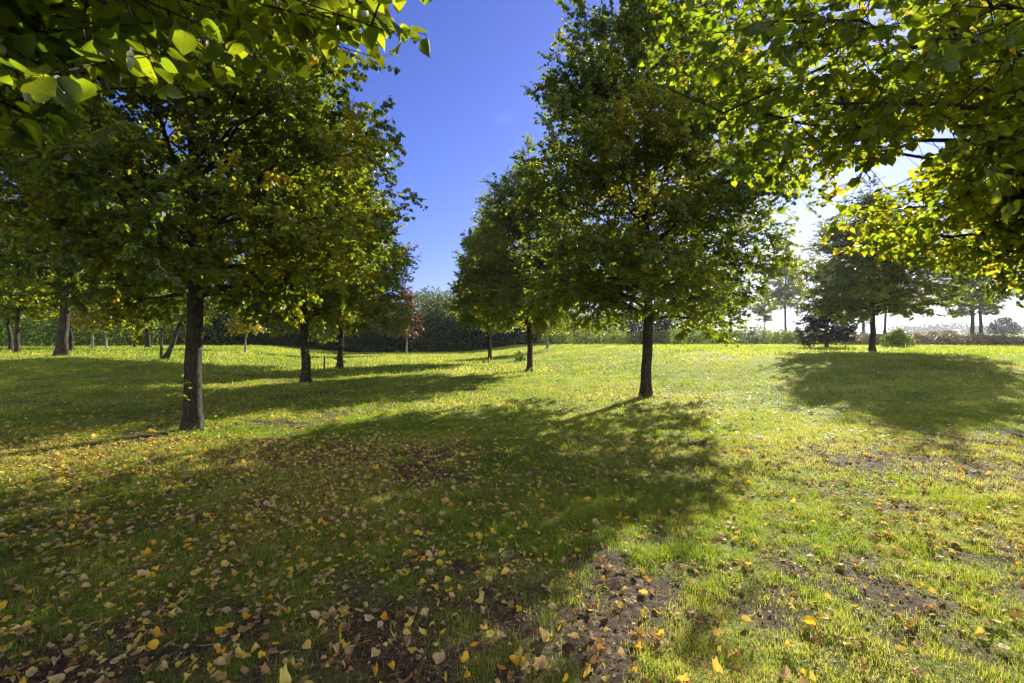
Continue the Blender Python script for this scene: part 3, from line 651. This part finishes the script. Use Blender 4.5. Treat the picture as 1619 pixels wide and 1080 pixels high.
# ------------------------------------------------------------------ shrubs, hedges and thickets: leaf sprays over many uneven mounds
def bush(name, blobs, nleaf, size, leafm, seed, stems=True, origin=(0, 0, 0), yellow=0.0, inner=0.45):
    rg = np.random.default_rng(seed); b = MB()
    B_ = np.array(blobs, float)    # x y z rx ry rz
    area = B_[:, 3]*B_[:, 5]; idx = rg.choice(len(B_), nleaf, p=area/area.sum())
    dr = unit(rg.normal(0, 1, (nleaf, 3))); dr[:, 2] = np.where(dr[:, 2] < -0.8, -dr[:, 2], dr[:, 2])
    lump = 0.78+0.5*fbm(dr[:, 0]*2.4+idx*3.7, dr[:, 1]*2.4+dr[:, 2]*2.4, seed, 3)
    r = (inner+(1-inner)*rg.random(nleaf)**0.5)*lump
    Pp = B_[idx, :3]+dr*r[:, None]*B_[idx, 3:6]
    ok = Pp[:, 2] > 0.02; Pp = Pp[ok]; dr = dr[ok]; idx = idx[ok]; k = len(Pp)
    d = unit(rg.normal(0, 1, (k, 3))+dr*0.5+np.array([0, 0, -.1])); nn = unit(dr*.5+rg.normal(0, .6, (k, 3))+np.array([0, 0, .5]))
    hue = np.clip(0.30+0.9*(fbm(Pp[:, 0]*.5, Pp[:, 1]*.5+Pp[:, 2]*.7, seed+9, 3)-.5)+0.06*(idx % 5)+rg.normal(0, .09, k), 0, .75+yellow)
    v, f, z_ = place_leaves(LEAF_LO, Pp, d, nn, size*rg.uniform(.6, 1.3, k)); b.add(v, f, z_, 0, np.repeat(hue, 4))
    if stems:
        A = []; E = []
        for bb in B_:
            for _ in range(5):
                a_ = rg.uniform(0, 6.28); A.append((bb[0]+.1*math.cos(a_), bb[1]+.1*math.sin(a_), 0)); E.append((bb[0]+bb[3]*.6*math.cos(a_), bb[1]+bb[4]*.6*math.sin(a_), bb[2]+bb[5]*rg.uniform(.2, .7)))
        v, f, z_ = sticks(np.array(A), np.array(E), np.full(len(A), .03), np.full(len(A), .01)); b.add(v, f, z_, 1)
    return b.mesh(name, [leafm, m_bark])
m_hedge = leafmat('hedge_leaves', [(0.0, (0.03, 0.06, 0.015)), (0.5, (0.075, 0.12, 0.02)), (1.0, (0.20, 0.20, 0.04))], [(0.0, (0.12, 0.22, 0.02)), (0.5, (0.26, 0.36, 0.03)), (1.0, (0.50, 0.45, 0.05))], 0.5)
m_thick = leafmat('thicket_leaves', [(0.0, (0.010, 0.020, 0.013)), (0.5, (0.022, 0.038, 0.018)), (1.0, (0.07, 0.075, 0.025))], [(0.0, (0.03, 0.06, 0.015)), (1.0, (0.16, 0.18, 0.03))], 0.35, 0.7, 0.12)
m_reed = leafmat('reed_leaves', [(0.0, (0.07, 0.06, 0.03)), (0.5, (0.16, 0.125, 0.07)), (1.0, (0.26, 0.21, 0.12))], [(0.0, (0.12, 0.10, 0.03)), (1.0, (0.40, 0.30, 0.14))], 0.4)
m_silver = leafmat('silver_leaves', [(0.0, (0.035, 0.06, 0.03)), (1.0, (0.10, 0.13, 0.06))], [(0.0, (0.12, 0.20, 0.05)), (1.0, (0.30, 0.36, 0.10))], 0.45, 0.65, 0.15)
def belt(px0, px1, Y0, Y1, n_, h0, h1, seed, depth=2.5, wide=None):
    """mounds of a hedge between two photo columns, at real distances"""
    rg = np.random.default_rng(seed); out = []
    for q in range(n_):
        t_ = (q+rg.random()*.9)/n_; Yd = Y0*(1-t_)+Y1*t_+rg.uniform(0, depth); px = px0*(1-t_)+px1*t_
        x_ = (px-CX)/FPX*Yd; h_ = rg.uniform(h0, h1); w_ = (wide or h_*.55)*rg.uniform(.8, 1.3)
        out.append((x_, Yd, float(hbase(x_, Yd))+h_*.36, w_, w_, h_*.66))
    return out
def lower(blobs): # shift a belt so that its lowest ground is local zero
    z0 = min(b[2]-b[5]*.72 for b in blobs); return [(b[0], b[1], b[2]-z0, b[3], b[4], b[5]) for b in blobs], z0
def put_belt(name, blobs, nleaf, size, m_, seed, label, cat, kind=None):
    bl, z0 = lower(blobs); o = link(name, bush(name, bl, nleaf, size, m_, seed), None, (0, 0, z0)); tag(o, label, cat, None, kind)
put_belt('hedge', belt(-330, 330, 40, 46, 34, 3.2, 5.6, 1), 42000, 0.20, m_hedge, 21, 'tall bright green backlit hedge behind the trees on the left rise', 'hedge')
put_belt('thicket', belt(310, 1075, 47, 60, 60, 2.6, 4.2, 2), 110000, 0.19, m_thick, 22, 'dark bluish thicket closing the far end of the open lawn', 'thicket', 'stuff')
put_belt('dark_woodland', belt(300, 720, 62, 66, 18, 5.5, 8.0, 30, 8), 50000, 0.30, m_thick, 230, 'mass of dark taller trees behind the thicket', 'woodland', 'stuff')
put_belt('woodland', belt(-350, 330, 62, 66, 24, 6.0, 9.0, 3, 8), 52000, 0.30, m_hedge, 23, 'mass of taller green trees behind the bright hedge on the left', 'woodland', 'stuff')
put_belt('willow_thicket', belt(655, 880, 52, 58, 9, 4.5, 6.6, 4), 15000, 0.22, m_silver, 24, 'pale grey-green bushes rising behind the gap between the two rows', 'bushes', 'stuff')
put_belt('low_hedge', belt(860, 1290, 50, 46, 30, 1.0, 1.75, 5, 1.5, 1.2), 26000, 0.13, m_hedge, 25, 'low green hedge along the lawn edge under the far avenue trees', 'hedge')
put_belt('reeds', belt(1270, 1600, 44, 44, 34, 0.7, 1.25, 6, 2.0, 1.0), 22000, 0.11, m_reed, 26, 'strip of brown dry reeds along the right edge of the lawn', 'reeds', 'stuff')
put_belt('weeds', belt(1540, 1900, 46, 46, 20, 0.5, 0.9, 7, 2.0, 1.2), 12000, 0.11, m_hedge, 27, 'low dark green weeds at the far right edge of the lawn', 'weeds', 'stuff')
put_belt('distant_woods', belt(1430, 2300, 420, 520, 40, 9, 14, 8, 30, 16), 16000, 2.2, m_thick, 28, 'hazy blue wood on the horizon at the right', 'woods', 'stuff')
put_belt('distant_woods', belt(1020, 1330, 560, 560, 18, 5, 8, 9, 30, 18), 6000, 2.2, m_thick, 29, 'thin hazy line of wood on the horizon behind the avenue', 'woods', 'stuff')
def shrub(name, px, Yd, blobs, nleaf, size, m_, seed, label):
    x_, y_ = at(px, Yd); tag(link(name, bush(name, blobs, nleaf, size, m_, seed), None, (x_, y_, float(hbase(x_, y_)))), label, 'shrub')
shrub('round_shrub', 1420, 34, [(0, 0, .5, .75, .6, .6), (-.5, .2, .35, .5, .5, .5), (.55, 0, .35, .55, .5, .45), (.1, .1, .85, .4, .4, .4)], 3600, .085, m_hedge, 31, 'rounded green shrub on the lawn right of the backlit lime trunk')
shrub('small_shrub', 822, 31, [(0, 0, .25, .3, .3, .35), (.2, 0, .15, .25, .25, .25)], 500, .09, m_hedge, 32, 'little leafy shrub on the lawn between the two farther right-row trunks')
# the round far tree beyond the avenue, standing free
xq, yq = at(1108, 150); r_ = empty('round_tree', (xq, yq, float(hbase(xq, yq)))); tag(r_, 'distant bluish round-headed tree seen between two avenue trunks', 'tree')
tb = MB(); v, f = tube([(0, 0, -.2), (0, 0, 1.5), (0, 0, 4)], [.4, .3, .15], 8); tb.add(v, f); link('trunk', tb.mesh('round_trunk', [m_bark], True), r_)
link('crown', bush('round_crown', [(0, 0, 2.9, 3.2, 3.0, 2.4), (-1.8, 0, 2.0, 1.9, 2, 1.7), (1.8, 0, 2.0, 2, 2, 1.8), (.3, 0, 4.0, 1.8, 1.8, 1.3)], 4200, .5, m_thick, 33, False), r_)
xq, yq = at(1588, 140); r_ = empty('bare_tree', (xq, yq, float(hbase(xq, yq)))); tag(r_, 'distant loose-crowned tree above the woods by the right edge', 'tree')
link('trunk', tb.mesh('bare_trunk', [m_bark], True), r_)
link('crown', bush('bare_crown', [(0, 0, 3.8, 3.2, 3.0, 2.8), (-2.2, 0, 3.2, 1.9, 2, 1.7), (2.0, 0, 3.0, 2, 2, 1.8)], 1500, .5, m_thick, 34, True), r_)

# ------------------------------------------------------------------ shoots and ivy that grow on the row trunks
def sprig_mesh(pts_dirs, nl, size, seed, leafm=m_leaf_near, spread=.12):
    rg = np.random.default_rng(seed); b = MB()
    for (A, E) in pts_dirs:
        A = np.array(A, float); E = np.array(E, float); k = nl
        v, f = tube([A, (A+E)/2+rg.normal(0, .02, 3), E], [.006, .004, .002], 4); b.add(v, f, None, 1)
        s = rg.uniform(.2, 1.05, k)[:, None]; o = A*(1-s)+E*s+rg.normal(0, spread*.3, (k, 3))
        d = unit(unit(E-A)*.4+rg.normal(0, .7, (k, 3))+np.array([0, 0, -.3])); nn = unit(rg.normal(0, .6, (k, 3))+np.array([0, 0, 1]))
        v, f, z_ = place_leaves(LEAF_MID, o, d, nn, size*rg.uniform(.6, 1.2, k)); b.add(v, f, z_, 0, np.repeat(np.clip(rg.normal(.38, .12, k), 0, .6), 6))
    return b.mesh('sprig', [leafm, m_bark])
x_, y_ = at(338, 8.15); tag(link('seedling', sprig_mesh([((0, 0, 0), (.10, 0, .24)), ((0.02, 0, 0), (-.08, .02, .18)), ((.2, .1, 0), (.3, .1, .12))], 9, .055, 51), None, (x_, y_, float(hbase(x_, y_)))), 'small leafy shoot growing at the foot of the nearest left trunk', 'seedling')
lime = {o['label']: o for o in bpy.data.objects if o.get('category') == 'tree'}
near_l = next(o for l_, o in lime.items() if 'nearest of the left row' in l_)
second_l = next(o for l_, o in lime.items() if 'second of the left row' in l_)
third_l = next(o for l_, o in lime.items() if 'third of the left row' in l_)
def on_trunk(root, shoots, nl, size, seed, nm, leafm=m_leaf_near):
    o = link(nm, sprig_mesh(shoots, nl, size, seed, leafm), root)
    o.rotation_euler = (0, 0, -root.rotation_euler.z); return o
on_trunk(near_l, [((-.02, -.19, .70), (.02, -.30, .86)), ((.05, -.17, .72), (.12, -.28, .82)), ((0, -.18, .5), (.03, -.26, .56))], 7, .05, 52, 'shoots')
on_trunk(second_l, [((.05, -.16, .2+.14*q), (.10+.05*(q % 2), -.30, .32+.14*q)) for q in range(7)], 7, .075, 53, 'shoots')
on_trunk(third_l, [((.17*math.cos(a_), .17*math.sin(a_), .1+.16*q), (.27*math.cos(a_+.2), .27*math.sin(a_+.2), .26+.16*q)) for q, a_ in enumerate([-1.5, -.4, -2.4, -.8, -2.9, -1.8, -.2, -2.2, -1.2, -.6, -2.8])], 12, .085, 54, 'ivy', m_thick)

# ------------------------------------------------------------------ the air
hb = MB(); hx0, hx1, hy0, hy1, hz0, hz1 = -1150, 1150, -1150, 1150, -3, 32
hv = np.array([(a, b, c) for c in (hz0, hz1) for b in (hy0, hy1) for a in (hx0, hx1)], float)
hb.add(hv, np.array([[0, 2, 3, 1], [4, 5, 7, 6], [0, 1, 5, 4], [2, 6, 7, 3], [0, 4, 6, 2], [1, 3, 7, 5]]))
mh, t, out = mat('haze_air'); pv = nd(t, 'ShaderNodeVolumePrincipled', inp={'Density': 0.00028, 'Anisotropy': 0.5}); pv.inputs['Color'].default_value = (0.86, 0.90, 1.0, 1)
t.links.new(pv.outputs[0], out.inputs['Volume'])
tag(link('haze', hb.mesh('haze', [mh])), 'thin bluish air haze over the park', 'haze', kind='stuff')
